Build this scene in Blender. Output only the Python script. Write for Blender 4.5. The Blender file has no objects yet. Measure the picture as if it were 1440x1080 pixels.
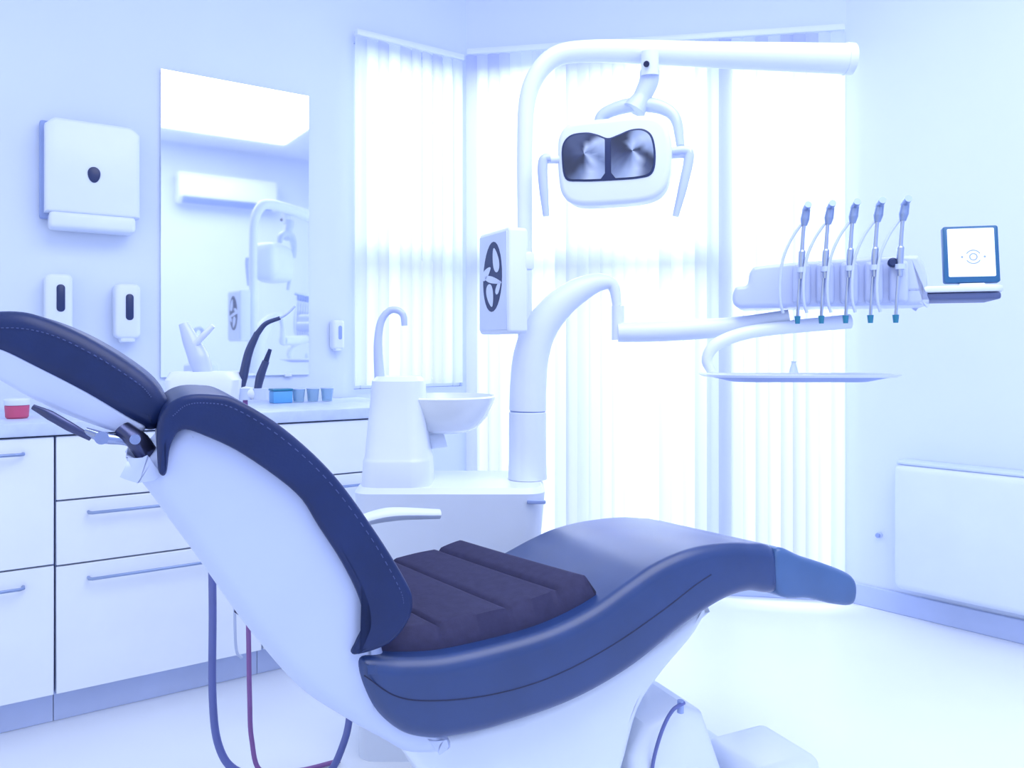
import bpy, bmesh, math, random
from mathutils import Vector, Matrix
random.seed(3)
S = bpy.context.scene
COL = S.collection
PI = math.pi
F, H0, HY = 1100.0, 1.11, 490.0
def W(px, py, Y): return Vector(((px-720)/F*Y, Y, H0-(py-HY)/F*Y))

# ---------------------------------------------------------------- materials
def mat(name, col, rough=.5, metal=0, emit=0, ecol=None, var=.04, scale=6, trans=0, bump=0, bscale=60, spec=.5, coat=0, alpha=1, crough=.03, cior=1.5):
    m = bpy.data.materials.new(name); m.use_nodes = True
    nt = m.node_tree; b = nt.nodes['Principled BSDF']
    tc = nt.nodes.new('ShaderNodeTexCoord'); nz = nt.nodes.new('ShaderNodeTexNoise')
    nz.inputs['Scale'].default_value = scale; nz.inputs['Detail'].default_value = 3
    nt.links.new(tc.outputs['Object'], nz.inputs['Vector'])
    rp = nt.nodes.new('ShaderNodeValToRGB')
    rp.color_ramp.elements[0].position = .3; rp.color_ramp.elements[1].position = .7
    rp.color_ramp.elements[0].color = [max(0, c*(1-var)) for c in col]+[1]
    rp.color_ramp.elements[1].color = [min(1, c*(1+var)) for c in col]+[1]
    nt.links.new(nz.outputs['Fac'], rp.inputs['Fac']); nt.links.new(rp.outputs['Color'], b.inputs['Base Color'])
    b.inputs['Roughness'].default_value = rough; b.inputs['Metallic'].default_value = metal
    b.inputs['Transmission Weight'].default_value = trans
    b.inputs['Specular IOR Level'].default_value = spec
    b.inputs['Coat Weight'].default_value = coat; b.inputs['Coat Roughness'].default_value = crough
    b.inputs['Coat IOR'].default_value = cior
    b.inputs['Alpha'].default_value = alpha
    if emit:
        b.inputs['Emission Color'].default_value = list(ecol or col)+[1]; b.inputs['Emission Strength'].default_value = emit
    if bump:
        n2 = nt.nodes.new('ShaderNodeTexNoise'); n2.inputs['Scale'].default_value = bscale
        bp = nt.nodes.new('ShaderNodeBump'); bp.inputs['Strength'].default_value = bump; bp.inputs['Distance'].default_value = .003
        nt.links.new(tc.outputs['Object'], n2.inputs['Vector'])
        nt.links.new(n2.outputs['Fac'], bp.inputs['Height']); nt.links.new(bp.outputs['Normal'], b.inputs['Normal'])
    return m
M_wall = mat('wall_paint', (.71,.785,.962), .8, var=.02, scale=1.5, bump=.05)
M_ceil = mat('ceiling_paint', (.78,.84,.98), .85, var=.02)
M_floor = mat('floor_vinyl', (.86,.90,.98), .3, var=.02, scale=2)
M_base = mat('skirting', (.54,.63,.91), .6)
M_white = mat('white_plastic', (.76,.825,.975), .3, var=.02)
M_shell = mat('white_shell', (.53,.605,.88), .28, var=.02, coat=.2)
M_cab = mat('cabinet_lacquer', (.82,.87,.98), .35, var=.02)
M_low = mat('low_cabinet_lacquer', (.735,.805,.968), .6, var=.02, spec=.2)
M_gap = mat('cabinet_carcass', (.34,.44,.76), .6)
M_top = mat('worktop', (.56,.645,.90), .35, var=.06, scale=30)
M_plinth = mat('plinth', (.54,.62,.90), .5)
M_navy = mat('navy_upholstery', (.008,.022,.105), .40, var=.12, scale=10, bump=.1, bscale=220, spec=.36)
M_seat = mat('blue_seat_upholstery', (.014,.042,.165), .42, var=.12, scale=6, bump=.02, bscale=220, spec=.3, coat=.7, crough=.33, cior=1.5)
M_foot = mat('blue_foot_cover', (.06,.13,.31), .35, var=.1, coat=.4, crough=.2, spec=.3)
M_pad = mat('quilted_fabric', (.040,.039,.098), .8, var=.08, scale=60, bump=.15, bscale=300, spec=.2)
M_seam = mat('seam_thread', (.006,.012,.06), .6)
M_stitch = mat('stitching', (.05,.075,.23), .6)
M_chrome = mat('chrome', (.30,.35,.54), .2, metal=1)
M_steel = mat('brushed_steel', (.46,.52,.66), .3, metal=.95)
M_darkm = mat('dark_metal', (.025,.03,.09), .35, metal=.3, spec=.4)
M_lever = mat('gunmetal', (.07,.08,.17), .3, metal=.85)
M_suct = mat('suction_tube', (.055,.075,.19), .35, metal=.2)
M_dark = mat('dark_plastic', (.015,.03,.12), .35)
M_mid = mat('blue_grey_plastic', (.30,.39,.72), .45)
M_under = mat('dark_grey_plastic', (.09,.12,.28), .45)
M_pale = mat('pale_grey_plastic', (.54,.63,.88), .45)
M_ledge = mat('ledge_lacquer', (.62,.71,.94), .6, spec=.2)
M_handle = mat('handle_metal', (.28,.36,.58), .35, metal=.5)
M_hose1 = mat('blue_hose', (.12,.15,.42), .4)
M_hose2 = mat('purple_hose', (.25,.11,.34), .4)
M_hose3 = mat('pale_hose', (.55,.63,.85), .4)
M_teal = mat('teal_tip', (.02,.20,.34), .4)
M_tealb = mat('teal_bezel', (.02,.12,.28), .4)
M_red = mat('red_plastic', (.60,.09,.2), .4)
M_blue = mat('bright_blue_plastic', (.12,.40,.78), .4)
M_cup = mat('clear_plastic', (.62,.82,.98), .12, trans=.75)
M_basin = mat('basin_ceramic', (.86,.905,.99), .15, coat=.3)
M_screen = mat('lit_screen', (.75,.84,1), .3, emit=.45, ecol=(.88,.93,1))
M_panel = mat('pale_screen', (.60,.68,.92), .3, emit=.05)
M_mirror = mat('mirror_glass', (.89,.925,1), .035, metal=.94, var=0)
M_frame = mat('window_frame', (.80,.86,.98), .4)
# blinds: cloth that lets the daylight through; every slat has a random tone as painted fold shading
def blind_mat():
    m = bpy.data.materials.new('blind_cloth'); m.use_nodes = True; nt = m.node_tree
    for n in list(nt.nodes): nt.nodes.remove(n)
    out = nt.nodes.new('ShaderNodeOutputMaterial')
    d = nt.nodes.new('ShaderNodeBsdfDiffuse'); t = nt.nodes.new('ShaderNodeBsdfTranslucent'); mx = nt.nodes.new('ShaderNodeMixShader')
    tr = nt.nodes.new('ShaderNodeBsdfTransparent'); mx2 = nt.nodes.new('ShaderNodeMixShader'); mx2.inputs[0].default_value = .14
    a = nt.nodes.new('ShaderNodeVertexColor'); a.layer_name = 'tone'
    nt.links.new(a.outputs['Color'], d.inputs['Color']); nt.links.new(a.outputs['Color'], t.inputs['Color'])
    mx.inputs[0].default_value = .6
    nt.links.new(d.outputs[0], mx.inputs[1]); nt.links.new(t.outputs[0], mx.inputs[2])
    nt.links.new(mx.outputs[0], mx2.inputs[1]); nt.links.new(tr.outputs[0], mx2.inputs[2])
    nt.links.new(mx2.outputs[0], out.inputs[0])
    return m
M_blind = blind_mat()
def glass_mat():
    m = bpy.data.materials.new('window_glass'); m.use_nodes = True; nt = m.node_tree
    for n in list(nt.nodes): nt.nodes.remove(n)
    out = nt.nodes.new('ShaderNodeOutputMaterial'); tr = nt.nodes.new('ShaderNodeBsdfTransparent'); g = nt.nodes.new('ShaderNodeBsdfGlossy')
    g.inputs['Roughness'].default_value = .05; mx = nt.nodes.new('ShaderNodeMixShader'); mx.inputs[0].default_value = .05
    tr.inputs[0].default_value = (.96,.98,1,1)
    nt.links.new(tr.outputs[0], mx.inputs[1]); nt.links.new(g.outputs[0], mx.inputs[2]); nt.links.new(mx.outputs[0], out.inputs[0])
    return m
M_glass = glass_mat()
def tone_mat():  # base colour holds the painted reflections of the lamp reflector
    m = mat('reflector_painted_reflections', (.1,.15,.4), .12, metal=.3, coat=.5)
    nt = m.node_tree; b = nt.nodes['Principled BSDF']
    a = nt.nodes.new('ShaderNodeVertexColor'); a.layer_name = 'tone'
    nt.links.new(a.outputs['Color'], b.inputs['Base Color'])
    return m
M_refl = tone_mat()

# ---------------------------------------------------------------- helpers
MATS = {}
def thing(name, label, cat, loc=(0,0,0), rotz=0, group=None):
    o = bpy.data.objects.new(name, None); COL.objects.link(o)
    o.empty_display_size = .05
    o.location = loc; o.rotation_euler = (0,0,rotz); o['label'] = label; o['category'] = cat
    if group: o['group'] = group
    MATS[o.name] = Matrix.Translation(Vector(loc)) @ Matrix.Rotation(rotz, 4, 'Z')
    return o
def rootmat(o):
    while o is not None:
        if o.name in MATS: return MATS[o.name]
        o = o.parent
    return Matrix.Identity(4)
def mk(name, bm, m, smooth=True, ang=38):
    bmesh.ops.recalc_face_normals(bm, faces=bm.faces)
    me = bpy.data.meshes.new(name); bm.to_mesh(me); bm.free()
    if smooth:
        for p in me.polygons: p.use_smooth = True
        me.set_sharp_from_angle(angle=math.radians(ang))
    me.materials.append(m)
    o = bpy.data.objects.new(name, me); COL.objects.link(o)
    return o
def part(name, bm, m, parent, world=False, label=None, smooth=True, ang=38):
    if world: bmesh.ops.transform(bm, matrix=rootmat(parent).inverted(), verts=bm.verts)
    o = mk(name, bm, m, smooth, ang); o.parent = parent
    if label: o['label'] = label
    return o
def solo(name, bm, m, label, cat, loc, group=None, ang=38):
    bmesh.ops.translate(bm, vec=-Vector(loc), verts=bm.verts)
    o = mk(name, bm, m, True, ang); o.location = loc; o['label'] = label; o['category'] = cat
    if group: o['group'] = group
    MATS[o.name] = Matrix.Translation(Vector(loc))
    return o
def struct(name, bm, m, parent=None):
    o = mk(name, bm, m, False)
    if parent: o.parent = parent
    else: o['kind'] = 'structure'
    return o
def B(): return bmesh.new()
def rbox(bm, c, size, bev=0, segs=3, mx=None):
    t = bmesh.new(); bmesh.ops.create_cube(t, size=1)
    for v in t.verts: v.co = Vector((v.co.x*size[0], v.co.y*size[1], v.co.z*size[2]))
    if bev: bmesh.ops.bevel(t, geom=list(t.edges), offset=min(bev, min(size)*.48), segments=segs, profile=.5, affect='EDGES')
    M = Matrix.Translation(Vector(c))
    if mx is not None: M = M @ mx
    bmesh.ops.transform(t, matrix=M, verts=t.verts)
    me = bpy.data.meshes.new('tmp'); t.to_mesh(me); t.free(); bm.from_mesh(me); bpy.data.meshes.remove(me)
    return bm
def crom(pts, n=8, closed=False):
    P = [Vector(p) for p in pts]; out = []; N = len(P)
    rng = N if closed else N-1
    for i in range(rng):
        if closed: a, b, c, d = P[i-1], P[i], P[(i+1) % N], P[(i+2) % N]
        else:
            b, c = P[i], P[i+1]; a = P[i-1] if i else b*2-c; d = P[i+2] if i+2 < N else c*2-b
        for k in range(n):
            t = k/n
            out.append(.5*((2*b)+(c-a)*t+(2*a-5*b+4*c-d)*t*t+(3*b-a-3*c+d)*t**3))
    if not closed: out.append(P[-1].copy())
    return out
def tube(bm, pts, r, seg=14, n=8, smooth=True, flat=1.0):
    rs = r if isinstance(r, (list, tuple)) else [r]*len(pts)
    P = crom(pts, n) if smooth and len(pts) > 2 else [Vector(p) for p in pts]
    if len(P) != len(pts):
        R = []
        for i in range(len(P)):
            f = i/(len(P)-1)*(len(rs)-1); k = min(int(f), len(rs)-2); R.append(rs[k]+(rs[k+1]-rs[k])*(f-k))
    else: R = list(rs)
    rings = []; up = None
    for i, p in enumerate(P):
        t = (P[min(i+1, len(P)-1)]-P[max(i-1, 0)]).normalized()
        if up is None:
            up = Vector((0,0,1)) if abs(t.z) < .9 else Vector((0,1,0))
        up = (up - t*up.dot(t)).normalized(); s = t.cross(up)
        rings.append([bm.verts.new(p + (up*math.cos(a*2*PI/seg) + s*math.sin(a*2*PI/seg)*flat)*R[i]) for a in range(seg)])
    for A, C in zip(rings, rings[1:]):
        for k in range(seg): bm.faces.new((A[k], A[(k+1) % seg], C[(k+1) % seg], C[k]))
    bm.faces.new(rings[0][::-1]); bm.faces.new(rings[-1])
    return bm
def lathe(bm, prof, mx=None, seg=28):
    M = mx or Matrix.Identity(4); rings = []
    for r, z in prof:
        if r < 1e-5: rings.append([bm.verts.new(M @ Vector((0,0,z)))])
        else: rings.append([bm.verts.new(M @ Vector((r*math.cos(k*2*PI/seg), r*math.sin(k*2*PI/seg), z))) for k in range(seg)])
    for A, C in zip(rings, rings[1:]):
        for k in range(seg):
            a, b = A[k % len(A)], A[(k+1) % len(A)]; c, d = C[(k+1) % len(C)], C[k % len(C)]
            f = []
            for v in (a, b, c, d):
                if v not in f: f.append(v)
            if len(f) > 2: bm.faces.new(f)
    for Rr, s in ((rings[0], -1), (rings[-1], 1)):
        if len(Rr) > 1: bm.faces.new(Rr[::s])
    return bm
def prism(bm, outline, c0, c1, r, fmap, segs=5, r1=None):
    """rounded extrusion of a 2-D outline"""
    pts = [Vector((p[0], p[1])) for p in outline]; N = len(pts)
    area = sum(pts[i].x*pts[(i+1) % N].y - pts[(i+1) % N].x*pts[i].y for i in range(N))
    if area < 0: pts.reverse()
    nrm = []
    for i in range(N):
        a = (pts[i]-pts[i-1]); b = (pts[(i+1) % N]-pts[i])
        a = a.normalized() if a.length > 1e-9 else b.normalized(); b = b.normalized() if b.length > 1e-9 else a
        t = (a+b); t = t.normalized() if t.length > 1e-6 else a
        n = Vector((-t.y, t.x)); k = max(.45, n.dot(Vector((-a.y, a.x)))); nrm.append(n/k)
    sg = 1 if c1 > c0 else -1; r1 = r if r1 is None else r1
    lay = [(c0+sg*r*(1-math.cos(k/segs*PI/2)), r*(1-math.sin(k/segs*PI/2))) for k in range(segs+1)]
    for k in range(segs, -1, -1):
        th = k/segs*PI/2; lay.append((c1-sg*r1*(1-math.cos(th)), r1*(1-math.sin(th))))
    rings = [[bm.verts.new(fmap(p.x+n.x*ins, p.y+n.y*ins, c)) for p, n in zip(pts, nrm)] for c, ins in lay]
    for A, C in zip(rings, rings[1:]):
        for k in range(N): bm.faces.new((A[k], A[(k+1) % N], C[(k+1) % N], C[k]))
    caps = [bm.faces.new(rings[0][::-1]), bm.faces.new(rings[-1])]
    bmesh.ops.triangulate(bm, faces=caps)
    return bm
def rrect(w, d, r, n=5):
    out = []
    for cx, cy, a0 in ((w/2-r, d/2-r, 0), (-w/2+r, d/2-r, PI/2), (-w/2+r, -d/2+r, PI), (w/2-r, -d/2+r, 3*PI/2)):
        for k in range(n+1):
            a = a0+k/n*PI/2; out.append((cx+r*math.cos(a), cy+r*math.sin(a)))
    return out
def loft(bm, secs, rot=0):
    rings = []
    R = Matrix.Rotation(rot, 2)
    for cx, cy, z, w, d, r in secs:
        rings.append([bm.verts.new(Vector((cx, cy, z)) + (R @ Vector(p)).to_3d()) for p in rrect(w, d, min(r, w*.49, d*.49))])
    N = len(rings[0])
    for A, C in zip(rings, rings[1:]):
        for k in range(N): bm.faces.new((A[k], A[(k+1) % N], C[(k+1) % N], C[k]))
    bm.faces.new(rings[0][::-1]); bm.faces.new(rings[-1])
    return bm
def disc(bm, pts):
    bm.faces.new([bm.verts.new(p) for p in pts]); return bm
def dup(root, loc, label):
    r = root.copy(); COL.objects.link(r); r.location = loc; r['label'] = label
    for ch in list(root.children):
        c = ch.copy(); COL.objects.link(c); c.parent = r
        for g in list(ch.children):
            q = g.copy(); COL.objects.link(q); q.parent = c
    return r

# ---------------------------------------------------------------- room
TH = math.atan2(.562, .827)
d = Vector((math.cos(TH), math.sin(TH), 0)); n = Vector((-d.y, d.x, 0))
L0 = Vector((-1.766, 2.68, 0)); F0 = Vector((-1.44, 2.2, 0))
def WL(t, off=0, z=0): return L0 + d*t + n*off + Vector((0,0,z))
CEIL = 3.05
C0 = WL(1.869); R0 = Vector((1.47, 3.44, 0)); R1 = Vector((3.85, .827, 0)); K1 = Vector((-.6, -2.2, 0))
def wall(p0, p1, out, holes=(), th=.12, z1=CEIL):
    bm = B(); u = (p1-p0); L = u.length; u.normalize(); ang = math.atan2(u.y, u.x)
    def seg(a, b, za, zb):
        if b-a < 1e-4 or zb-za < 1e-4: return
        c = p0+u*(a+b)/2+out*th/2; rbox(bm, (c.x, c.y, (za+zb)/2), (b-a, th, zb-za), mx=Matrix.Rotation(ang, 4, 'Z'))
    x = 0
    for a, b, za, zb in holes:
        seg(x, a, 0, z1); seg(a, b, 0, za); seg(a, b, zb, z1); x = b
    seg(x, L, 0, z1)
    return bm
TL0 = -2.0
struct('wall_left', wall(WL(TL0), WL(1.869), n, [(1.30-TL0, 1.85-TL0, .93, 2.45)]), M_wall)
bu = (R0-C0).normalized(); bout = Vector((-bu.y, bu.x, 0)); bL = (R0-C0).length
struct('wall_back', wall(C0, R0, bout, [(.02, bL-.02, .10, 2.45)]), M_wall)
ru = (R1-R0).normalized(); rout = Vector((-ru.y, ru.x, 0))
if rout.x < 0: rout = -rout
struct('wall_right', wall(R0, R1, rout), M_wall)
struct('wall_rear', wall(R1, K1, Vector((d.y, -d.x, 0))), M_wall)
foot = [WL(TL0), C0, R0, R1, K1]
def slab(z0, z1, grow=.1):
    c = sum(foot, Vector())/5; bm = B()
    ps = [p+(p-c).normalized()*grow for p in foot]
    a = [bm.verts.new((p.x, p.y, z0)) for p in ps]; b = [bm.verts.new((p.x, p.y, z1)) for p in ps]
    bm.faces.new(a[::-1]); bm.faces.new(b)
    for k in range(5): bm.faces.new((a[k], a[(k+1) % 5], b[(k+1) % 5], b[k]))
    return bm
struct('floor', slab(-.1, 0), M_floor)
struct('ceiling', slab(CEIL, CEIL+.1), M_ceil)
def skirting(p0, p1, inn, h=.09, th=.012):
    bm = B(); u = p1-p0; c = (p0+p1)/2+inn*th/2
    rbox(bm, (c.x, c.y, h/2), (u.length, th, h), .003, 1, Matrix.Rotation(math.atan2(u.y, u.x), 4, 'Z')); return bm
struct('baseboard_right', skirting(R0, R1, -rout), M_base)
struct('baseboard_back', skirting(C0, R0, -bout), M_base)
# windows
def window(name, p0, u, out, a, b, za, zb, posts, trans=()):
    ang = math.atan2(u.y, u.x); R = Matrix.Rotation(ang, 4, 'Z'); bm = B()
    def bar(x0, x1, z0, z1, t=.06):
        c = p0+u*(x0+x1)/2+out*.05; rbox(bm, (c.x, c.y, (z0+z1)/2), (x1-x0, t, z1-z0), .004, 1, R)
    w = .04
    bar(a, a+w, za, zb); bar(b-w, b, za, zb); bar(a+w, b-w, za, za+w); bar(a+w, b-w, zb-w, zb)
    for x, ww in posts: bar(x-ww/2, x+ww/2, za+w, zb-w)
    for z, ww, xa, xb in trans: bar(xa, xb, z-ww/2, z+ww/2, .05)  # crossbars added to stand in for the band of buildings outside
    o = struct(name, bm, M_frame)
    g = B(); c = p0+u*(a+b)/2+out*.055
    rbox(g, (c.x, c.y, (za+zb)/2), (b-a-.08, .006, zb-za-.08), mx=R)
    struct('pane', g, M_glass, o)
    return o
window('window_1', WL(0), d, n, 1.30, 1.85, .93, 2.45, [], [(1.56,.08,1.34,1.81)])
window('window_2', C0, bu, bout, .02, bL-.02, .10, 2.45, [(.55, .05), (1.175, .12)], [(1.56,.09,.06,1.115)])
# vertical blinds
def blind(label, p0, u, inn, a, b, za, zb, off):
    t = thing('vertical_blind', label, 'blind', p0+u*(a+b)/2+inn*off+Vector((0,0,za)), math.atan2(u.y, u.x), 'vertical blinds')
    Lw = b-a; h = zb-za
    bm = B(); rbox(bm, (0, 0, h), (Lw, .04, .028), .006, 2); part('headrail', bm, M_white, t)
    bm = B(); N = max(3, round(Lw/.053)); lay = bm.loops.layers.color.new('tone')
    for k in range(N):
        x = -Lw/2+(k+.5)*Lw/N; ww = .066; tl = math.radians(16)+random.uniform(-.10, .10); tone = random.uniform(.86, 1)
        rows = []
        for zz in (0, h*.5, h-.016):
            row = []
            for j in range(7):
                s = (j/6-.5); bow = .010*(1-4*s*s)
                row.append(bm.verts.new((x+s*ww*math.cos(tl)+bow*math.sin(tl), s*ww*math.sin(tl)-bow*math.cos(tl), zz)))
            rows.append(row)
        for A, C in zip(rows, rows[1:]):
            for j in range(6):
                f = bm.faces.new((A[j], A[j+1], C[j+1], C[j]))
                for l in f.loops: l[lay] = ((.94*tone), (.955*tone+.01), 1*(.9+.1*tone), 1)
    part('slats', bm, M_blind, t)
    return t
blind('white vertical blind on the short left window beside the mirror', WL(0), d, -n, 1.29, 1.825, .95, 2.47, .045)
blind('wide white floor length vertical blind on the window behind the dental lamp', C0, bu, -bout, .02, bL-.02, .11, 2.50, .05)

# ---------------------------------------------------------------- left wall furniture
def cab(label, t0, t1, fronts):
    o = thing('drawer_cabinet', label, 'cabinet', F0+d*t0, TH, 'white base cabinets under the worktop')
    w = t1-t0-.002
    bm = B(); rbox(bm, (w/2, .29, .475), (w, .535, .755)); part('body', bm, M_gap, o)
    bm = B(); rbox(bm, (w/2, .31, .048), (w, .49, .094)); part('plinth', bm, M_plinth, o)
    for z0, z1, hz, hx0, hx1 in fronts:
        bm = B(); rbox(bm, (w/2, .0105, (z0+z1)/2), (w-.004, .02, z1-z0-.005), .002, 1)
        f = part('drawer' if hz else 'front_panel', bm, M_cab, o)
        if hz:
            bm = B(); tube(bm, [(hx0, .001, hz), (hx0, -.018, hz), (hx0+.008, -.025, hz), (hx1-.008, -.025, hz), (hx1, -.018, hz), (hx1, .001, hz)], .0048, 10, smooth=False)
            part('handle', bm, M_handle, f)
    return o
cab('white base cabinet with two tall fronts, cut off by the left picture edge', -.465, .135, [(.10,.48,.43,.12,.52), (.48,.855,.81,.12,.52)])
cab('white drawer cabinet behind the chair backrest with two long bar handles', .135, .735, [(.10,.475,.43,.085,.515), (.475,.665,.625,.085,.515), (.665,.855,None,0,0)])
cab('white base cabinet mostly hidden behind the chair, nearest the rinse basin', .735, 1.30, [(.10,.475,.43,.08,.485), (.475,.665,.625,.08,.485), (.665,.855,None,0,0)])
bm = B(); c = F0+d*.42+n*.285
rbox(bm, (c.x, c.y, .878), (1.80, .59, .04), .006, 2, Matrix.Rotation(TH, 4, 'Z'))
solo('worktop', bm, M_top, 'long pale blue grey worktop running along the left wall over the cabinets', 'worktop', (c.x, c.y, .858))

def onwall(name, label, cat, t, z, group=None): return thing(name, label, cat, WL(t, 0, z), TH, group)
def xz(): return lambda a, b, c: Vector((a, c, b))
# paper towel dispenser
o = onwall('paper_towel_dispenser', 'large white wall mounted paper towel dispenser left of the mirror', 'dispenser', .284, 1.52)
ol = [(-.148,.06), (.148,.06), (.148,.36), (.12,.385), (-.12,.385), (-.148,.36)]
bm = B(); prism(bm, ol, -.045, -.115, .012, xz(), 3); part('cover', bm, M_white, o)
bm = B(); rbox(bm, (-.008, -.024, .215), (.304, .045, .34), .008, 2); part('back_plate', bm, M_mid, o)
bm = B(); rbox(bm, (.0, -.062, .035), (.27, .1, .06), .015, 3); part('paper_tray', bm, M_white, o)
drop = []
for k in range(28):
    a = k/28*2*PI; drop.append((.02*math.cos(a), .205+.027*math.sin(a)*(1.25 if math.sin(a) < 0 else .8)))
bm = B(); prism(bm, drop, -.112, -.119, .002, xz(), 2); part('sight_window', bm, M_dark, o, label='dark drop shaped sight window')
def soap(label, t, z, s=1.0):
    o = onwall('soap_dispenser', label, 'dispenser', t, z, 'wall soap dispensers')
    bm = B(); prism(bm, [(p[0]*s, p[1]*s+.11*s) for p in rrect(.085, .2, .02)], -.002, -.085*s, .012, xz(), 3); part('housing', bm, M_white, o)
    bm = B(); prism(bm, [(p[0]*s+.005, p[1]*s+.125*s) for p in rrect(.026, .095, .012)], -.08*s, -.088*s, .002, xz(), 2); part('level_window', bm, M_dark if s > .9 else M_mid, o)
    bm = B(); rbox(bm, (0, -.05*s, .012*s), (.05*s, .06*s, .03*s), .008, 2); part('push_bar', bm, M_white, o)
soap('left white soap dispenser with dark level window, under the paper towel dispenser', .18, 1.16)
soap('right white soap dispenser with dark level window, next to the mirror', .397, 1.135)
soap('tiny white soap dispenser between the mirror and the window', 1.213, 1.10, .62)
# mirror
o = onwall('wall_mirror', 'tall frameless mirror on the left wall above the worktop', 'mirror', .807, 1.0)
bm = B(); rbox(bm, (0, -.008, .585), (.577, .012, 1.17), .001, 1); part('glass', bm, M_mirror, o)
for sx in (-.2, .2):
    bm = B(); rbox(bm, (sx, -.01, -.001), (.03, .018, .012), .002, 1); part('clip', bm, M_white, o)
# things on the worktop
def WT(px, off=-.25):
    k = (px-720)/F; p = WL(0, off); t = (k*p.y-p.x)/(d.x-k*d.y); return WL(t, off, .898)
p = WT(24, off=-.40)
o = thing('storage_tub', 'small red and white tub on the worktop behind the headrest', 'tub', p)
bm = B(); lathe(bm, [(.026,0), (.031,.005), (.033,.038), (.031,.040)]); part('tub', bm, M_red, o)
bm = B(); lathe(bm, [(.034,.0405), (.035,.043), (.035,.056), (.031,.060), (0,.060)]); part('lid', bm, M_white, o)
p = WT(395, off=-.18)
o = thing('supply_box', 'small bright blue box on the worktop beside the clear cups', 'box', p, TH)
bm = B(); rbox(bm, (0,0,.0235), (.075,.06,.047), .004, 2); part('box', bm, M_blue, o)
bm = B(); rbox(bm, (0,0,.0515), (.079,.064,.009), .003, 2); part('lid', bm, M_teal, o)
cup0 = None
for k, (px, lab) in enumerate(((420,'clear plastic cup next to the blue box on the worktop'), (440,'clear plastic cup, middle of three beside the blue box'), (460,'clear plastic cup farthest right from the blue box'))):
    p = WT(px, off=-.18)
    if cup0 is None:
        cup0 = thing('plastic_cup', lab, 'cup', p, 0, 'clear cups on the worktop')
        bm = B(); lathe(bm, [(0,.001), (.020,.001), (.025,.052), (.0235,.052), (.019,.004), (0,.004)]); part('cup_wall', bm, M_cup, cup0)
        bm = B(); lathe(bm, [(.0255,.0505), (.027,.052), (.0255,.055), (.0242,.0528)]); part('rim', bm, M_pale, cup0)
    else: dup(cup0, p, lab)
# ---------------------------------------------------------------- rear wall: air conditioner (seen in the mirror)
rd = (K1-R1).normalized(); inn = Vector((-d.y, d.x, 0))
base = R1 + rd*((Vector((2.46,-.12,0))-R1).dot(rd))
o = thing('air_conditioner', 'white wall air conditioner seen reflected in the mirror', 'air conditioner', (base.x, base.y, 2.46), math.atan2(rd.y, rd.x))
sg = 1 if (Matrix.Rotation(math.atan2(rd.y, rd.x), 3, 'Z') @ Vector((0,1,0))).dot(inn) > 0 else -1
bm = B(); prism(bm, [(sg*.002,0.02), (sg*.12,0), (sg*.19,.06), (sg*.2,.2), (sg*.17,.29), (sg*.002,.29)], -.46, .46, .02, lambda a, b, c: Vector((c, a, b)), 3); part('casing', bm, M_cab, o)
bm = B(); rbox(bm, (0, sg*.16, .035), (.84,.09,.012), .004, 1, Matrix.Rotation(sg*.7, 4, 'X')); part('louvre', bm, M_mid, o)

# ---------------------------------------------------------------- right wall
def WR(s, off=0, z=0): return R0+ru*s-rout*off+Vector((0,0,z))
ra = math.atan2(ru.y, ru.x)
p = WR(.24, 0, .13)
o = thing('low_cabinet', 'low white wall hung cabinet along the right wall', 'cabinet', p, ra)
bm = B(); rbox(bm, (.7, -.055, .255), (1.4, .105, .51), .03, 5); part('body', bm, M_low, o)
bm = B(); rbox(bm, (.7, -.050, .515), (1.38, .095, .014), .006, 3); part('top', bm, M_ledge, o)
k = (1237-720)/F; s = (k*R0.y-R0.x)/(ru.x-k*ru.y)
yy = (R0+ru*s).y; p = WR(s, 0, H0-(752-HY)/F*yy)
o = thing('wall_stop', 'tiny round grey stop fixed low on the right wall', 'stop', p, ra)
bm = B(); lathe(bm, [(.013,.0), (.013,.006), (.008,.009), (.008,.014)], Matrix.Rotation(PI/2, 4, 'X'), 16); part('plate', bm, M_pale, o)
bm = B(); lathe(bm, [(.0075,.0145), (.010,.016), (.010,.022), (.006,.025), (0,.025)], Matrix.Rotation(PI/2, 4, 'X'), 16); part('bumper', bm, M_mid, o)

# ---------------------------------------------------------------- dental chair
CA = math.radians(25); A0 = Vector((-.27, 1.33, 0)); cu = Vector((math.cos(CA), math.sin(CA), 0)); cv = Vector((-cu.y, cu.x, 0))
def prof(px, py, v=0):
    k = (px-720)/F; p = A0+cv*v; u = (k*p.y-p.x)/(cu.x-k*cu.y); q = p+cu*u
    return (u, H0-(py-HY)/F*q.y)
def trace(pts, v=0, nn=5, closed=True):
    P = [Vector(prof(x, y, v)+(0,)) for x, y in pts]
    return [(q.x, q.y) for q in crom(P, nn, closed)]
CV = lambda a, b, c: Vector((a, c, b))
def CB(a, b, c):   # backrest: narrows towards the headrest
    f = min(1, max(0, (a+.30)/.26)); f = f*f*(3-2*f)
    return Vector((a, c*(.72+.28*f) if c > 0 else c, b))
def CS(a, b, c):   # seat: the far side of the leg rest lies a little lower than the near edge
    g = min(1, max(0, (a-.45)/.3)); g = g*g*(3-2*g)
    return Vector((a, c, b-.03*g*max(0, c)/.43))
chair = thing('dental_chair', 'navy blue reclined dental chair with white shell in the foreground', 'dental chair', A0, CA)
WID = .43
top = [(505,925),(560,925),(620,922),(700,905),(770,884),(830,855),(880,820),(920,793),(965,773),(1010,764),(1050,763),(1086,772)]
bot = [(1088,829),(1050,831),(1020,840),(985,860),(950,885),(880,940),(800,985),(700,1020),(640,1034),(600,1037),(560,1026),(522,988)]
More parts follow.
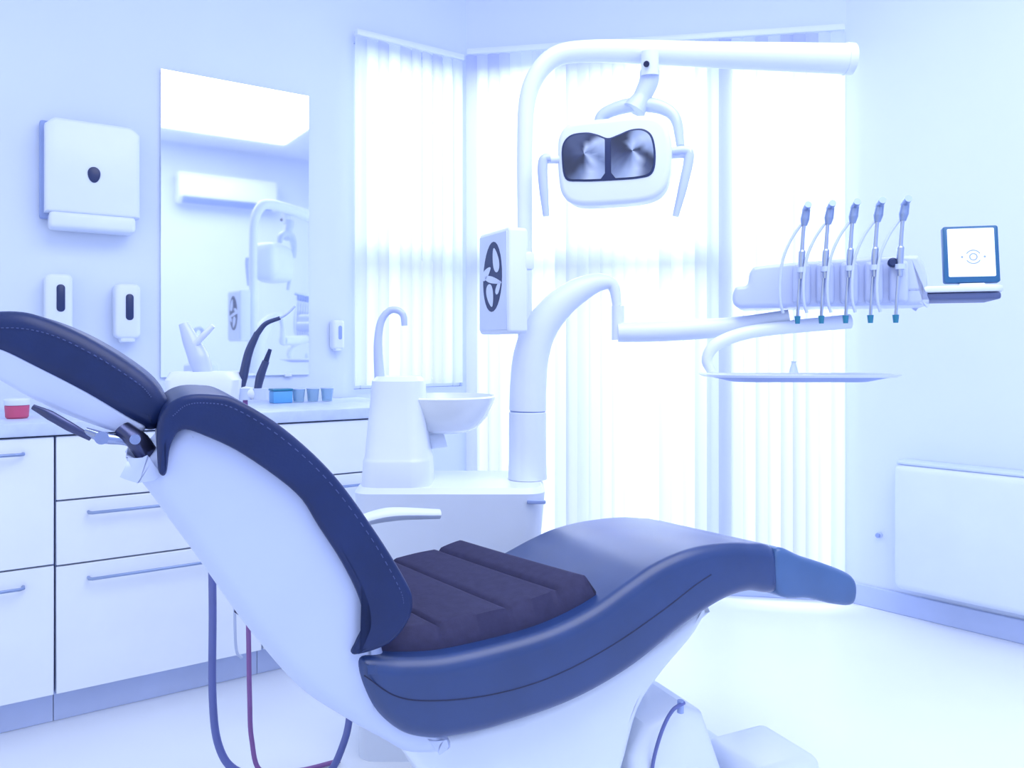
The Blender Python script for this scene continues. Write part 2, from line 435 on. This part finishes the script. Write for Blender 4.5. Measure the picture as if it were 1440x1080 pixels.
bm = B(); prism(bm, trace(top+bot, 0, 8), -.02, WID+.02, .026, CS, 7); seat = part('seat', bm, M_seat, chair)
bm = B(); sm = [(512,950),(560,980),(620,985),(700,975),(780,950),(860,908),(930,860),(975,825),(1000,808)]
tube(bm, [Vector((u, -.0203, z)) for u, z in [prof(x, y, -.02) for x, y in sm]], .0012, 6); part('seam', bm, M_seam, seat)
fo = [(1084,770),(1120,780),(1165,795),(1190,808),(1196,826),(1190,847),(1165,847),(1130,839),(1086,832)]
bm = B(); prism(bm, trace(fo), -.023, WID+.023, .012, CS, 5); fc = part('foot_cover', bm, M_foot, chair)
tp = sorted(prof(x, y) for x, y in top)
def zt(u):
    for (a, za), (b, zb) in zip(tp, tp[1:]):
        if a <= u <= b: return za+(zb-za)*(u-a)/(b-a)
    return tp[0][1] if u < tp[0][0] else tp[-1][1]
def zts(u): return sum(zt(u+q*.012) for q in range(-3, 4))/7
# quilted pad
grooves = [.0, .19, .33, .44, .51]
bm = B(); NU, NV = 96, 22; gv = []
for i in range(NU+1):
    row = []; u0 = i/NU*.51
    for j in range(NV+1):
        fv = j/NV; v = .03+fv*.385; u = u0-.14*fv-.012
        g = min(abs(u0-q) for q in grooves[1:-1])
        e = min(1, (u0)/.02, (.51-u0)/.016, fv/.04, (1-fv)/.04); e = max(0, e); e = math.sqrt(1-(1-e)**2)
        bulge = 0
        for ga, gb in zip(grooves, grooves[1:]):
            if ga <= u0 <= gb: bulge = .003*math.sin(PI*(u0-ga)/(gb-ga))
        z = zts(u0-.012-.07*fv)+.004+(.036+bulge)*e*(1 if u0 > .3 else .7+.3*u0/.3)-.007*math.exp(-(g/.004)**2)*e+.030*fv
        row.append(bm.verts.new((u, v, z)))
    gv.append(row)
lo = [[bm.verts.new((q.co.x, q.co.y, q.co.z-.06)) if (i in (0, NU) or j in (0, NV)) else None for j, q in enumerate(r)] for i, r in enumerate(gv)]
for i in range(NU):
    for j in range(NV): bm.faces.new((gv[i][j], gv[i+1][j], gv[i+1][j+1], gv[i][j+1]))
    for j in (0, NV): bm.faces.new((gv[i][j], gv[i+1][j], lo[i+1][j], lo[i][j]))
for j in range(NV):
    for i in (0, NU): bm.faces.new((gv[i][j], gv[i][j+1], lo[i][j+1], lo[i][j]))
part('seat_pad', bm, M_pad, chair, label='dark quilted fabric seat pad', ang=60)
# backrest shell (runs behind cushion and seat) + cushion
shell = [(176,646),(205,650),(238,612),(262,590),(310,588),(360,612),(440,672),(490,735),(530,800),(545,850),(540,905),(560,960),(610,1010),(640,1058),(582,1066),(540,1046),(490,1018),(422,972),(350,888),(280,790),(220,708)]
bm = B(); prism(bm, trace(shell, .0, 5), .0, WID, .03, CB, 6); bsh = part('backrest_shell', bm, M_shell, chair)
cush = [(221,640),(222,600),(234,571),(262,556),(300,555),(335,563),(400,603),(470,668),(530,750),(572,818),(581,845),(575,874),(548,906),(499,922),(503,905),(513,880),(508,845),(484,795),(450,742),(418,695),(345,641),(290,614),(256,605),(240,628),(234,666),(224,666)]
bm = B(); prism(bm, trace(cush, -.015, 5), -.018, WID+.015, .010, CB, 5); bcu = part('backrest_cushion', bm, M_navy, chair)
st = [(243,585),(262,570),(290,567),(330,575),(395,615),(463,678),(522,757),(561,826),(568,850)]
bm = B()
pl = crom([Vector((prof(x, y, -.018)[0], -.0182, prof(x, y, -.018)[1])) for x, y in st], 14)
for a, b in zip(pl[::2], pl[1::2]): tube(bm, [a, b], .0009, 6, smooth=False)
part('stitching', bm, M_stitch, bcu)
# headrest
hv0, hv1 = .06, .36
hc = [(-70,455),(-30,440),(20,437),(60,446),(120,472),(180,508),(220,540),(238,570),(232,592),(214,606),(185,596),(120,558),(50,522),(0,498),(-60,480)]
bm = B(); prism(bm, trace(hc, hv0), hv0, hv1, .024, CV, 6); hcu = part('headrest_cushion', bm, M_navy, chair)
bm = B()
pl = crom([Vector((prof(x, y, hv0)[0], hv0-.0008, prof(x, y, hv0)[1])) for x, y in [(-20,462),(30,462),(80,474),(140,504),(195,540),(214,560)]], 14)
for a, b in zip(pl[::2], pl[1::2]): tube(bm, [a, b], .0009, 6, smooth=False)
part('stitching', bm, M_stitch, hcu)
hs = [(-60,470),(0,488),(50,512),(120,548),(180,584),(205,600),(188,614),(150,604),(90,582),(40,558),(0,535),(-60,500)]
bm = B(); prism(bm, trace(hs, hv0+.01), hv0+.006, hv1-.006, .008, CV, 4); part('headrest_shell', bm, M_shell, chair)
def cp(px, py, v): u, z = prof(px, py, v); return Vector((u, v, z))
bm = B(); tube(bm, [cp(172,602,.06), cp(195,622,.05), cp(213,650,.05), cp(222,672,.06)], [.012,.015,.015,.013], 14, flat=1.6)
part('headrest_bracket', bm, M_lever, chair)
bm = B(); tube(bm, [cp(46,572,.05), cp(70,584,.045), cp(98,600,.045), cp(128,616,.05)], [.004,.0075,.0075,.005], 12, flat=.8)
part('release_lever', bm, M_lever, chair)
bm = B(); tube(bm, [cp(120,606,.05), cp(148,616,.045), cp(182,622,.05), cp(206,646,.06)], [.006,.009,.007,.009], 12)
part('hinge_rod', bm, M_chrome, chair)
bm = B(); tube(bm, [cp(143,616,.028), cp(143,616,.075)], .010, 16, smooth=False); part('hinge_knob', bm, M_chrome, chair)
bm = B(); tube(bm, [cp(190,618,.025), cp(190,618,.05)], .008, 16, smooth=False); part('hinge_knob', bm, M_chrome, chair)
# undercarriage
un = [(545,1020),(620,1036),(710,1018),(800,985),(880,940),(960,880),(1005,845),(985,890),(940,945),(905,1000),(880,1090),(840,1200),(660,1180),(600,1100)]
bm = B(); prism(bm, trace(un, .06, 4), .07, WID-.07, .02, CS, 5); part('seat_frame', bm, M_white, chair)
Ri = (Matrix.Translation(A0) @ Matrix.Rotation(CA, 4, 'Z')).inverted()
def lw(px, py, Y): return Ri @ W(px, py, Y)
bm = B(); rbox(bm, (.55,.22,.03), (1.1,.44,.06), .025, 4); part('base_plate', bm, M_white, chair)
c = lw(950,1000,1.72)
bm = B(); prism(bm, [(c.x-.12,.05), (c.x-.12,.24), (c.x-.08,.30), (c.x+.02,.325), (c.x+.07,.30), (c.x+.14,.12), (c.x+.16,.05)], c.y-.02, c.y+.2, .03, CV, 4); part('lift_housing', bm, M_white, chair)
c2 = lw(1105,1050,1.8)
bm = B(); rbox(bm, (c2.x,c2.y+.08,.10), (.20,.2,.12), .03, 4); part('rear_foot', bm, M_white, chair)
bm = B(); tube(bm, [lw(962,988,1.66), lw(945,1000,1.64), lw(930,1030,1.64), lw(918,1075,1.66), lw(918,1110,1.68)], .004, 10); part('cable', bm, M_hose1, chair)
bm = B(); tube(bm, [lw(957,985,1.66), lw(957,1002,1.66)], .007, 12, smooth=False); part('cable_clip', bm, M_mid, chair)
# armrest on the far side
bm = B(); tube(bm, [Vector((.10,.48,.70)), Vector((.2,.49,.715)), Vector((.33,.49,.705))], [.012,.017,.012], 12, flat=1.3)
tube(bm, [Vector((.14,.47,.69)), Vector((.12,.44,.60)), Vector((.14,.40,.52))], .012, 10); part('armrest', bm, M_white, chair)

# ---------------------------------------------------------------- dental unit
UY = 2.25
unit = thing('dental_unit', 'white dental unit column with rinse basin and tall curved lamp pole', 'dental unit', (0, UY, 0))
bm = B(); loft(bm, [(-.17,UY,0,.5,.30,.05), (-.17,UY,.60,.5,.30,.05), (-.17,UY,.72,.52,.32,.05), (-.17,UY,.735,.50,.30,.05)])
part('base_cabinet', bm, M_white, unit, True)
xc = (742-720)/F*UY
bm = B(); lathe(bm, [(.056,.736), (.054,.78), (.0535,.926), (.050,.929), (0,.929)], Matrix.Translation((xc, UY, 0)), 32)
col = part('column', bm, M_white, unit, True)
bm = B(); lathe(bm, [(.0505,.9285), (.0505,.9325), (0,.9325)], Matrix.Translation((xc, UY, 0)), 32); part('column_joint', bm, M_mid, col, True)
bm = B(); rbox(bm, (xc+.02,UY-.163,.70), (.05,.006,.010), .002, 1); part('vent_slot', bm, M_mid, unit, True)
bm = B(); tube(bm, [W(742,577,UY), W(743,540,UY), W(747,500,UY), W(760,462,UY), W(785,430,UY), W(815,408,UY), W(843,397,UY), W(862,402,UY), W(868,430,UY)], [.0535,.053,.052,.049,.044,.037,.026,.017,.013], 22)
part('arch_arm', bm, M_white, unit, True)
bm = B(); tube(bm, [W(738,480,UY), W(738,400,UY), W(738,300,UY), W(738,200,UY), W(742,140,UY), W(757,102,UY), W(785,78,UY), W(830,72,UY), W(900,73,UY), W(1000,77,UY), W(1100,80,UY), W(1192,83,UY)],
     [.020,.021,.022,.023,.025,.027,.029,.031,.033,.036,.040,.043], 20)
part('lamp_pole', bm, M_white, unit, True)
bm = B(); tube(bm, [W(1188,83,UY), W(1199,83,UY)], [.0455,.044], 20, smooth=False); part('end_cap', bm, M_white, unit, True)
# cuspidor
cy = 2.2; cxk = (561-720)/F*cy
bm = B(); loft(bm, [(cxk,cy,.735,.190,.2,.05), (cxk,cy,.80,.184,.19,.05), (cxk,cy,.807,.181,.185,.05), (cxk,cy,.812,.177,.178,.05), (cxk,cy,.99,.146,.15,.045), (cxk,cy,1.02,.142,.146,.045), (cxk,cy,1.032,.12,.124,.04)])
part('water_tower', bm, M_white, unit, True)
fa = [(534,532),(532,500),(532,475),(536,452),(546,438),(558,436),(567,443),(569,458)]
bm = B(); tube(bm, [W(x, y, cy) for x, y in fa], [.015,.013,.0115,.0105,.010,.010,.0095,.0085], 14); part('faucet', bm, M_shell, unit, True)
by = 2.27; bx = (626-720)/F*by
bm = B(); lathe(bm, [(0,.866), (.06,.868), (.095,.882), (.122,.912), (.140,.951), (.147,.970), (.142,.974), (.134,.952), (.108,.919), (.05,.896), (0,.892)], Matrix.Translation((bx, by, 0)), 40)
bw = part('rinse_basin', bm, M_basin, unit, True)
bm = B(); tube(bm, [Vector((cxk+.05, by-.03, .84)), Vector((bx-.06, by-.01, .855)), Vector((bx-.01, by, .872))], [.035,.04,.05], 16); part('basin_bracket', bm, M_white, unit, True)
bm = B(); lathe(bm, [(.018,.893), (.02,.898), (0,.900)], Matrix.Translation((bx, by, 0)), 16); part('drain', bm, M_mid, bw, True)

# assistant holder
hp = W(290,545,1.95)
ah = thing('assistant_holder', 'white assistant instrument holder on a swing arm behind the backrest', 'holder', (hp.x, hp.y, hp.z-.03))
bm = B(); tube(bm, [W(300,560,1.95), W(318,640,1.97), W(400,720,2.0), (-.42,2.16,.58), (-.40,2.2,.56)], [.022,.024,.026,.026,.03], 14); part('swing_arm', bm, M_white, ah, True)
bm = B(); loft(bm, [(hp.x,hp.y,hp.z-.03,.17,.10,.03), (hp.x,hp.y,hp.z+.02,.18,.11,.03), (hp.x,hp.y,hp.z+.04,.16,.09,.03)], .15); part('holder_body', bm, M_white, ah, True)
for px in (345, 366):
    bm = B(); tube(bm, [W(px,562,1.95), W(px,546,1.95)], .018, 14, smooth=False); part('socket', bm, M_pale, ah, True)
bm = B(); tube(bm, [W(300,545,1.95), W(366,555,1.95)], .015, 12, smooth=False); part('holder_bar', bm, M_white, ah, True)
o = thing('suction_handpiece', 'long dark curved suction tube rising behind the backrest', 'suction tube', W(345,556,1.95), 0, 'suction handpieces in the assistant holder')
bm = B(); tube(bm, [W(336,560,1.95), W(342,530,1.95), W(350,495,1.95), W(362,468,1.95)], [.008,.0115,.0105,.008], 12); part('grip', bm, M_suct, o, True)
bm = B(); tube(bm, [W(362,469,1.95), W(374,455,1.95), W(394,447,1.95)], [.0075,.006,.005], 10); part('nozzle', bm, M_suct, o, True)
bm = B(); tube(bm, [W(394,447,1.95), W(405,440,1.95), W(415,430,1.95)], [.0035,.003,.003], 8); part('tip', bm, M_pale, o, True)
o = thing('suction_handpiece', 'short dark straight suction handpiece beside the long curved one', 'suction tube', W(366,556,1.95), 0, 'suction handpieces in the assistant holder')
bm = B(); tube(bm, [W(360,560,1.95), W(366,530,1.95), W(374,508,1.95)], [.008,.011,.009], 12); part('grip', bm, M_suct, o, True)
bm = B(); tube(bm, [W(374,508,1.95), W(380,491,1.95)], [.007,.0045], 10, smooth=False); part('nozzle', bm, M_dark, o, True)
o = thing('curing_light', 'white tilted handpiece standing in the assistant holder before the mirror', 'handpiece', W(290,530,1.95))
bm = B(); tube(bm, [W(288,530,1.95), W(280,505,1.95), W(268,478,1.95), W(258,455,1.95)], [.022,.026,.02,.012], 14); part('grip', bm, M_shell, o, True)
bm = B(); tube(bm, [W(272,487,1.94), W(288,470,1.93), W(300,458,1.93)], [.007,.008,.006], 10); part('tip', bm, M_white, o, True)
# hoses hanging behind the chair
for pts, r, m, lab in (
    ([(300,565,1.95),(297,700,1.95),(299,850,1.95),(299,980,1.95),(308,1050,1.95),(335,1085,1.95),(395,1103,2.0),(455,1095,2.0),(485,1040,2.0),(495,980,2.05)], .0095, M_hose1, 'thick blue hose hanging lowest behind the backrest'),
    ([(345,562,1.95),(346,700,1.95),(349,860,1.95),(351,980,1.95),(354,1040,1.96),(368,1085,1.98),(420,1108,2.04),(478,1108,2.09)], .006, M_hose2, 'thin purple hose hanging to the right of the blue hose'),
    ([(330,560,1.99),(328,700,1.99),(330,850,1.99),(332,912,1.99),(340,925,2.0)], .0035, M_hose3, 'thin pale short hose between the blue and purple hoses')):
    P = [W(*q) for q in pts]; P = [Vector((q.x, q.y, max(q.z, r+.003))) for q in P]
    bm = B(); tube(bm, P, r, 10)
    solo('suction_hose', bm, m, lab, 'hose', P[0], 'hoses hanging from the assistant holder')

# ---------------------------------------------------------------- viewer panel on the pole
vc = W(694,397,2.19)
va = -math.radians(62)
o = thing('display_panel', 'white display box with tall dark oval picture, mounted on the lamp pole', 'display', (vc.x, vc.y, vc.z-.145), va)
bm = B(); prism(bm, [(p[0], p[1]+.145) for p in rrect(.185, .29, .012)], 0, .06, .008, CV, 3); part('casing', bm, M_white, o)
bm = B(); rbox(bm, (0,-.001,.145), (.170,.004,.268), .001, 1); sc = part('screen', bm, M_panel, o)
def leaf(cx, cz, L, wd, ang, y0, taper=.35):
    bm = B(); P = []
    for k in range(28):
        a = k/28*2*PI; x = L*math.cos(a); z = wd*math.sin(a)*(1-taper*math.cos(a)); P.append((cx+x*math.cos(ang)-z*math.sin(ang), cz+x*math.sin(ang)+z*math.cos(ang)))
    prism(bm, P, y0, y0-.0012, .0003, CV, 1); return bm
pic = part('picture', leaf(.0,.160,.098,.058,1.5,-.0028,.05), M_dark, sc)
for q in ((.022,.205,.036,.017,1.9), (-.036,.172,.030,.013,.5), (.006,.150,.052,.009,-.2), (-.012,.108,.034,.019,-1.2), (.038,.128,.022,.010,.9)):
    part('pale_shape', leaf(*q, -.0041), M_panel, pic)
bm = B(); rbox(bm, (.07,.065,.2), (.05,.03,.05), .008, 2); part('clamp', bm, M_white, o)

# ---------------------------------------------------------------- operating lamp
LY = 2.2; px1 = LY/F
lc = W(862,228,LY)
lp = thing('operating_lamp', 'white dental operating lamp with faceted reflector hanging from the overhead arm', 'lamp', lc)
LR = Matrix.Translation(lc) @ Matrix.Rotation(math.radians(-14), 4, 'Z') @ Matrix.Rotation(math.radians(3), 4, 'X')
def LM(a, b, c): return LR @ Vector((a, c, b))
def lo2(pts): return [(((x-852)*.96-4)*px1, -((y-222)*.95+4)*px1) for x, y in pts]
ho = crom([Vector(p+(0,)) for p in lo2([(779,205),(782,180),(800,163),(851,160),(900,159),(928,167),(940,193),(940,240),(930,268),(905,281),(850,284),(806,282),(786,267),(780,240)])], 4, True)
bm = B(); prism(bm, [(q.x, q.y) for q in ho], -.062, .075, .016, LM, 5, r1=.06); part('housing', bm, M_white, lp, True)
gpx = [(786,215),(788,193),(800,181),(822,179),(838,183),(853,189),(868,185),(886,179),(904,180),(916,192),(920,220),(915,243),(896,249),(853,250),(812,249),(791,244)]
gl = [Vector((q.x, q.y)) for q in crom([Vector(p+(0,)) for p in lo2(gpx)], 5, True)]
bm = B(); prism(bm, [(q.x, q.y) for q in gl], -.056, -.0645, .002, LM, 2); gz = part('glass_bezel', bm, M_dark, lp, True)
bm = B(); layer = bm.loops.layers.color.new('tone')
reflection_tones = [(.015,.025,.08), (.06,.085,.2), (.34,.42,.66), (.025,.04,.13), (.15,.2,.38), (.52,.6,.82)]  # dark and pale reflections, painted as vertex colours
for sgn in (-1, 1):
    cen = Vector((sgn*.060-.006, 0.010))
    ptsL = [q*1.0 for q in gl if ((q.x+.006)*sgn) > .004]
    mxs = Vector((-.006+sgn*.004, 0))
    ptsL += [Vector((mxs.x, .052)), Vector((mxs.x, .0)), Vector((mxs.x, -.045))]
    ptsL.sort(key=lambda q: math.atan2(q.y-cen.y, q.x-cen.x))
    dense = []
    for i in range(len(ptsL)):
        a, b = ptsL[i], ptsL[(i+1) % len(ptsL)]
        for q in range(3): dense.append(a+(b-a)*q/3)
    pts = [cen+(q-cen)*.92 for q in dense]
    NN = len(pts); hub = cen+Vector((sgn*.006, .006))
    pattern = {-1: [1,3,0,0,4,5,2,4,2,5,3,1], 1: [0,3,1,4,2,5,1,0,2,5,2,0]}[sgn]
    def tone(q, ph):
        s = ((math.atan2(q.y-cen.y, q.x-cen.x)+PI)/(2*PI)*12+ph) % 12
        i = int(s); f = s-i; f = f*f*(3-2*f); A, C = reflection_tones[pattern[i]], reflection_tones[pattern[(i+1) % 12]]
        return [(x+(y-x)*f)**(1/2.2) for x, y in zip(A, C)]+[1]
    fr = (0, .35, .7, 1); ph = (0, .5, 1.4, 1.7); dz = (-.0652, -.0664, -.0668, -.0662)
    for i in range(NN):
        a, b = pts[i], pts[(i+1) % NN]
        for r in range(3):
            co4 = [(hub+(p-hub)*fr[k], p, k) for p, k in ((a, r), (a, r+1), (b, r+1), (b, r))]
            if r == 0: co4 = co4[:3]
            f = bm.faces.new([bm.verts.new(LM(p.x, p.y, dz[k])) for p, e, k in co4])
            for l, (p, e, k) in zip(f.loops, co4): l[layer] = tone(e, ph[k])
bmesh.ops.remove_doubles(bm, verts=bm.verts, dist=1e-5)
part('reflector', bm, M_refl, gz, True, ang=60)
for pts in ([(774,222),(765,224),(763,240),(765,270),(768,304)], [(940,214),(962,212),(969,220),(961,260),(950,304)]):
    bm = B(); yy = LY-.03
    tube(bm, [W(x, y, yy) for x, y in pts], [.011,.014,.0145,.013,.009], 12); part('handle', bm, M_shell, lp, True)
bm = B(); tube(bm, [W(765,224,LY-.03), W(798,224,LY)], .012, 10, smooth=False); part('handle_axle', bm, M_white, lp, True)
bm = B(); tube(bm, [W(920,216,LY), W(973,214,LY-.03)], .016, 12, smooth=False); part('handle_axle', bm, M_white, lp, True)
bm = B(); tube(bm, [W(840,182,LY+.07), W(848,162,LY+.07), W(882,149,LY+.05), W(922,149,LY+.03), W(949,165,LY+.01), W(957,205,LY)], [.016,.022,.026,.026,.02,.014], 14, flat=.8); part('yoke', bm, M_shell, lp, True)
bm = B(); tube(bm, [W(914,100,UY-.02), W(912,116,UY-.02), W(902,138,UY-.02), W(892,155,UY-.02)], [.028,.028,.026,.034], 14); part('neck', bm, M_shell, lp, True)
bm = B(); tube(bm, [W(914,72,UY-.045), W(914,106,UY-.035)], .025, 16, smooth=False)
jn = part('swivel_joint', bm, M_white, lp, True)
bm = B(); tube(bm, [W(909,90,UY-.060), W(909,90,UY-.072)], [.009,.008], 12, smooth=False); part('bolt', bm, M_darkm, jn, True)

# ---------------------------------------------------------------- delivery unit
DR = -math.radians(20); DP = Vector(((1180-720)/F*2.12, 2.12, 1.22))
SPC, X0 = .0575, -.096
du = thing('delivery_unit', 'white instrument delivery unit with five handpieces and small screen', 'instrument unit', DP, DR)
prf = crom([Vector(p) for p in [(-.272,.02,0),(-.265,.055,0),(-.235,.062,0),(-.225,.10,0),(-.19,.113,0),(0,.122,0),(.15,.126,0),(.185,.118,0),(.2,.07,0),(.2,.01,0),(.19,.0,0),(.0,.0,0),(-.2,.0,0),(-.255,.0,0)]], 5, True)
bm = B(); prism(bm, [(q.x, q.y) for q in prf], -.10, .10, .012, CV, 4); body = part('body', bm, M_shell, du)
bm = B(); prism(bm, rrect(.33,.20,.03), .030, .046, .005, lambda a, b, c: Vector((a+.205, b, c)), 2); part('side_table', bm, M_white, du)
bm = B(); rbox(bm, (.262,-.008,.020), (.20,.17,.018), .006, 2); part('table_base', bm, M_under, du)
for k in range(5):
    x = X0+SPC*k
    bm = B(); rbox(bm, (x, -.106, .058), (.044, .03, .108), .012, 3); hb = part('holder_block', bm, M_shell, body)
    bm = B(); tube(bm, [(x, -.135, .087), (x, -.135, .100)], .0118, 14, smooth=False); part('holder_cup', bm, M_pale, hb)
bm = B(); lathe(bm, [(.012,0), (.012,.01), (.008,.014), (0,.014)], Matrix.Translation((.118,-.122,.105)) @ Matrix.Rotation(PI/2, 4, 'X'), 16); part('knob', bm, M_dark, body)
# small screen
sr = Matrix.Translation((.31,-.02,.056)) @ Matrix.Rotation(math.radians(6), 4, 'Z') @ Matrix.Rotation(math.radians(-8), 4, 'X')
SM = lambda a, b, c: sr @ Vector((a, c, b))
bm = B(); prism(bm, [(p[0], p[1]+.074) for p in rrect(.128,.148,.006)], -.012, .008, .003, SM, 2); sb = part('control_screen', bm, M_tealb, du)
bm = B(); prism(bm, [(p[0], p[1]+.078) for p in rrect(.108,.126,.003)], -.0115, -.0130, .0005, SM, 1); dsp = part('display', bm, M_screen, sb)
bm = B()
def ring(cx, cz, r, w, a0=0, a1=2*PI, N=24):
    for k in range(N):
        a, b = a0+(a1-a0)*k/N, a0+(a1-a0)*(k+1)/N
        disc(bm, [SM(cx+rr*math.cos(t), cz+rr*math.sin(t), -.0136) for rr, t in ((r,a),(r+w,a),(r+w,b),(r,b))])
ring(.004,.066,.007,.0028); ring(.004,.066,.016,.0026, .5, 2.64); ring(.004,.066,.016,.0026, 3.64, 5.78); ring(-.022,.066,.0,.0028); ring(.030,.066,.0,.0028)
part('screen_emblem', bm, M_mid, dsp, smooth=False)
bm = B(); rbox(bm, (.31,-.01,.050), (.06,.05,.012), .004, 2); part('screen_foot', bm, M_white, du)
bm = B(); tube(bm, [W(869,430,2.25), W(869,478,2.25)], .018, 16, smooth=False); part('arm_pivot', bm, M_white, du, True)
bm = B(); tube(bm, [W(869,467,2.25), W(920,466,2.24), W(980,463,2.22), W(1040,458,2.18), W(1110,446,2.14)], [.029,.030,.029,.026,.021], 16)
part('support_arm', bm, M_white, du, True)
# handpieces
hroot = None
labs = ['leftmost steel handpiece in the delivery unit', 'second steel handpiece from the left in the delivery unit', 'middle steel handpiece of the five in the delivery unit', 'fourth steel handpiece from the left in the delivery unit', 'rightmost steel handpiece of the delivery unit, nearest the small screen']
RZ = Matrix.Rotation(DR, 4, 'Z')
for k, lab in enumerate(labs):
    loc = DP + (RZ @ Vector((X0+SPC*k, -.135, .09)))
    if hroot is None:
        hroot = thing('dental_handpiece', lab, 'handpiece', loc, DR, 'handpieces in the delivery unit')
        bm = B(); tube(bm, [(0,0,-.02),(0,0,.03),(.001,0,.05),(.001,0,.056),(.003,0,.09),(.006,0,.125)], [.006,.0085,.0085,.0055,.005,.0048], 14); part('grip', bm, M_steel, hroot)
        bm = B(); tube(bm, [(.006,0,.118),(.008,0,.135),(.012,0,.16)], [.0075,.0115,.0098], 14); tube(bm, [(.009,.006,.158),(.016,-.024,.168)], .009, 12, smooth=False); part('head', bm, M_handle, hroot)
        bm = B(); tube(bm, [(-.002,0,.12),(-.026,-.004,.082),(-.046,-.008,.03),(-.053,-.01,-.03),(-.052,-.008,-.08),(-.045,-.002,-.108)], .0038, 8); part('hose', bm, M_hose3, hroot)
        bm = B(); tube(bm, [(-.004,0,-.02),(-.008,-.004,-.08),(-.01,0,-.118)], .004, 8); part('cord', bm, M_steel, hroot)
        bm = B(); tube(bm, [(-.01,0,-.116),(-.01,0,-.136)], [.008,.006], 10, smooth=False); part('tip', bm, M_teal, hroot, label='small teal end cap')
    else: dup(hroot, loc, lab)
# instrument tray under the unit
ty = 2.12
tr = thing('instrument_tray', 'flat white instrument tray on a curved arm under the delivery unit', 'tray', W(1122,530,ty))
c = W(1122,529,ty)
bm = B(); loft(bm, [(c.x,c.y,c.z-.001,.50,.19,.07), (c.x,c.y,c.z+.006,.525,.20,.07), (c.x,c.y,c.z+.006,.505,.185,.07), (c.x,c.y,c.z+.001,.49,.17,.07)]); part('tray_plate', bm, M_white, tr, True)
bm = B(); loft(bm, [(c.x,c.y,c.z-.014,.36,.12,.05), (c.x,c.y,c.z-.0012,.47,.17,.06)]); part('tray_underside', bm, M_mid, tr, True)
bm = B(); tube(bm, [W(1000,522,ty), W(994,505,ty), W(1008,484,ty), W(1050,468,ty), W(1110,460,ty), W(1195,452,ty+.0)], [.012,.014,.017,.018,.018,.02], 14); part('tray_arm', bm, M_white, tr, True)
bm = B(); lathe(bm, [(.012,.0), (.010,.01), (.005,.026), (.007,.030), (0,.032)], Matrix.Translation(W(1116,524,ty-.03)), 14); part('tray_knob', bm, M_pale, tr, True)

# ---------------------------------------------------------------- light
def area(name, loc, tgt, size, energy, col=(1,1,1), sy=None):
    l = bpy.data.lights.new(name, 'AREA'); l.energy = energy; l.size = size; l.color = col
    if sy: l.shape = 'RECTANGLE'; l.size_y = sy
    o = bpy.data.objects.new(name, l); COL.objects.link(o); o.location = loc
    o.rotation_euler = (Vector(tgt)-Vector(loc)).to_track_quat('-Z', 'Y').to_euler(); return o
mid = (C0+R0)/2
p = mid+bout*1.8
area('daylight_back', (p.x, p.y, 2.9), (mid.x, mid.y, 1.2), 3.0, 265, (.95,.97,1), 2.4)
q = WL(1.56, 1.2, 2.7); q2 = WL(1.56, 0, 1.6)
area('daylight_left', q, q2, 1.4, 62, (.95,.97,1), 1.6)
o = area('ceiling_fill', (.8,.9,3.03), (.8,.9,0), 2.4, 64, (.95,.97,1)); o.rotation_euler = (0, 0, TH)  # unseen fill light added under the ceiling, brightens room and mirror top
w = bpy.data.worlds.new('World'); S.world = w; w.use_nodes = True
bg = w.node_tree.nodes['Background']; bg.inputs[0].default_value = (.80,.88,1,1); bg.inputs[1].default_value = 1.15
S.view_settings.view_transform = 'Standard'
# ---------------------------------------------------------------- camera
cam = bpy.data.cameras.new('camera'); co = bpy.data.objects.new('camera', cam); COL.objects.link(co)
co.location = (0,0,H0); co.rotation_euler = (PI/2,0,0); cam.lens = 36*F/1440; cam.sensor_width = 36
cam.shift_y = -(540-HY)/1440; cam.clip_start = .02
S.camera = co
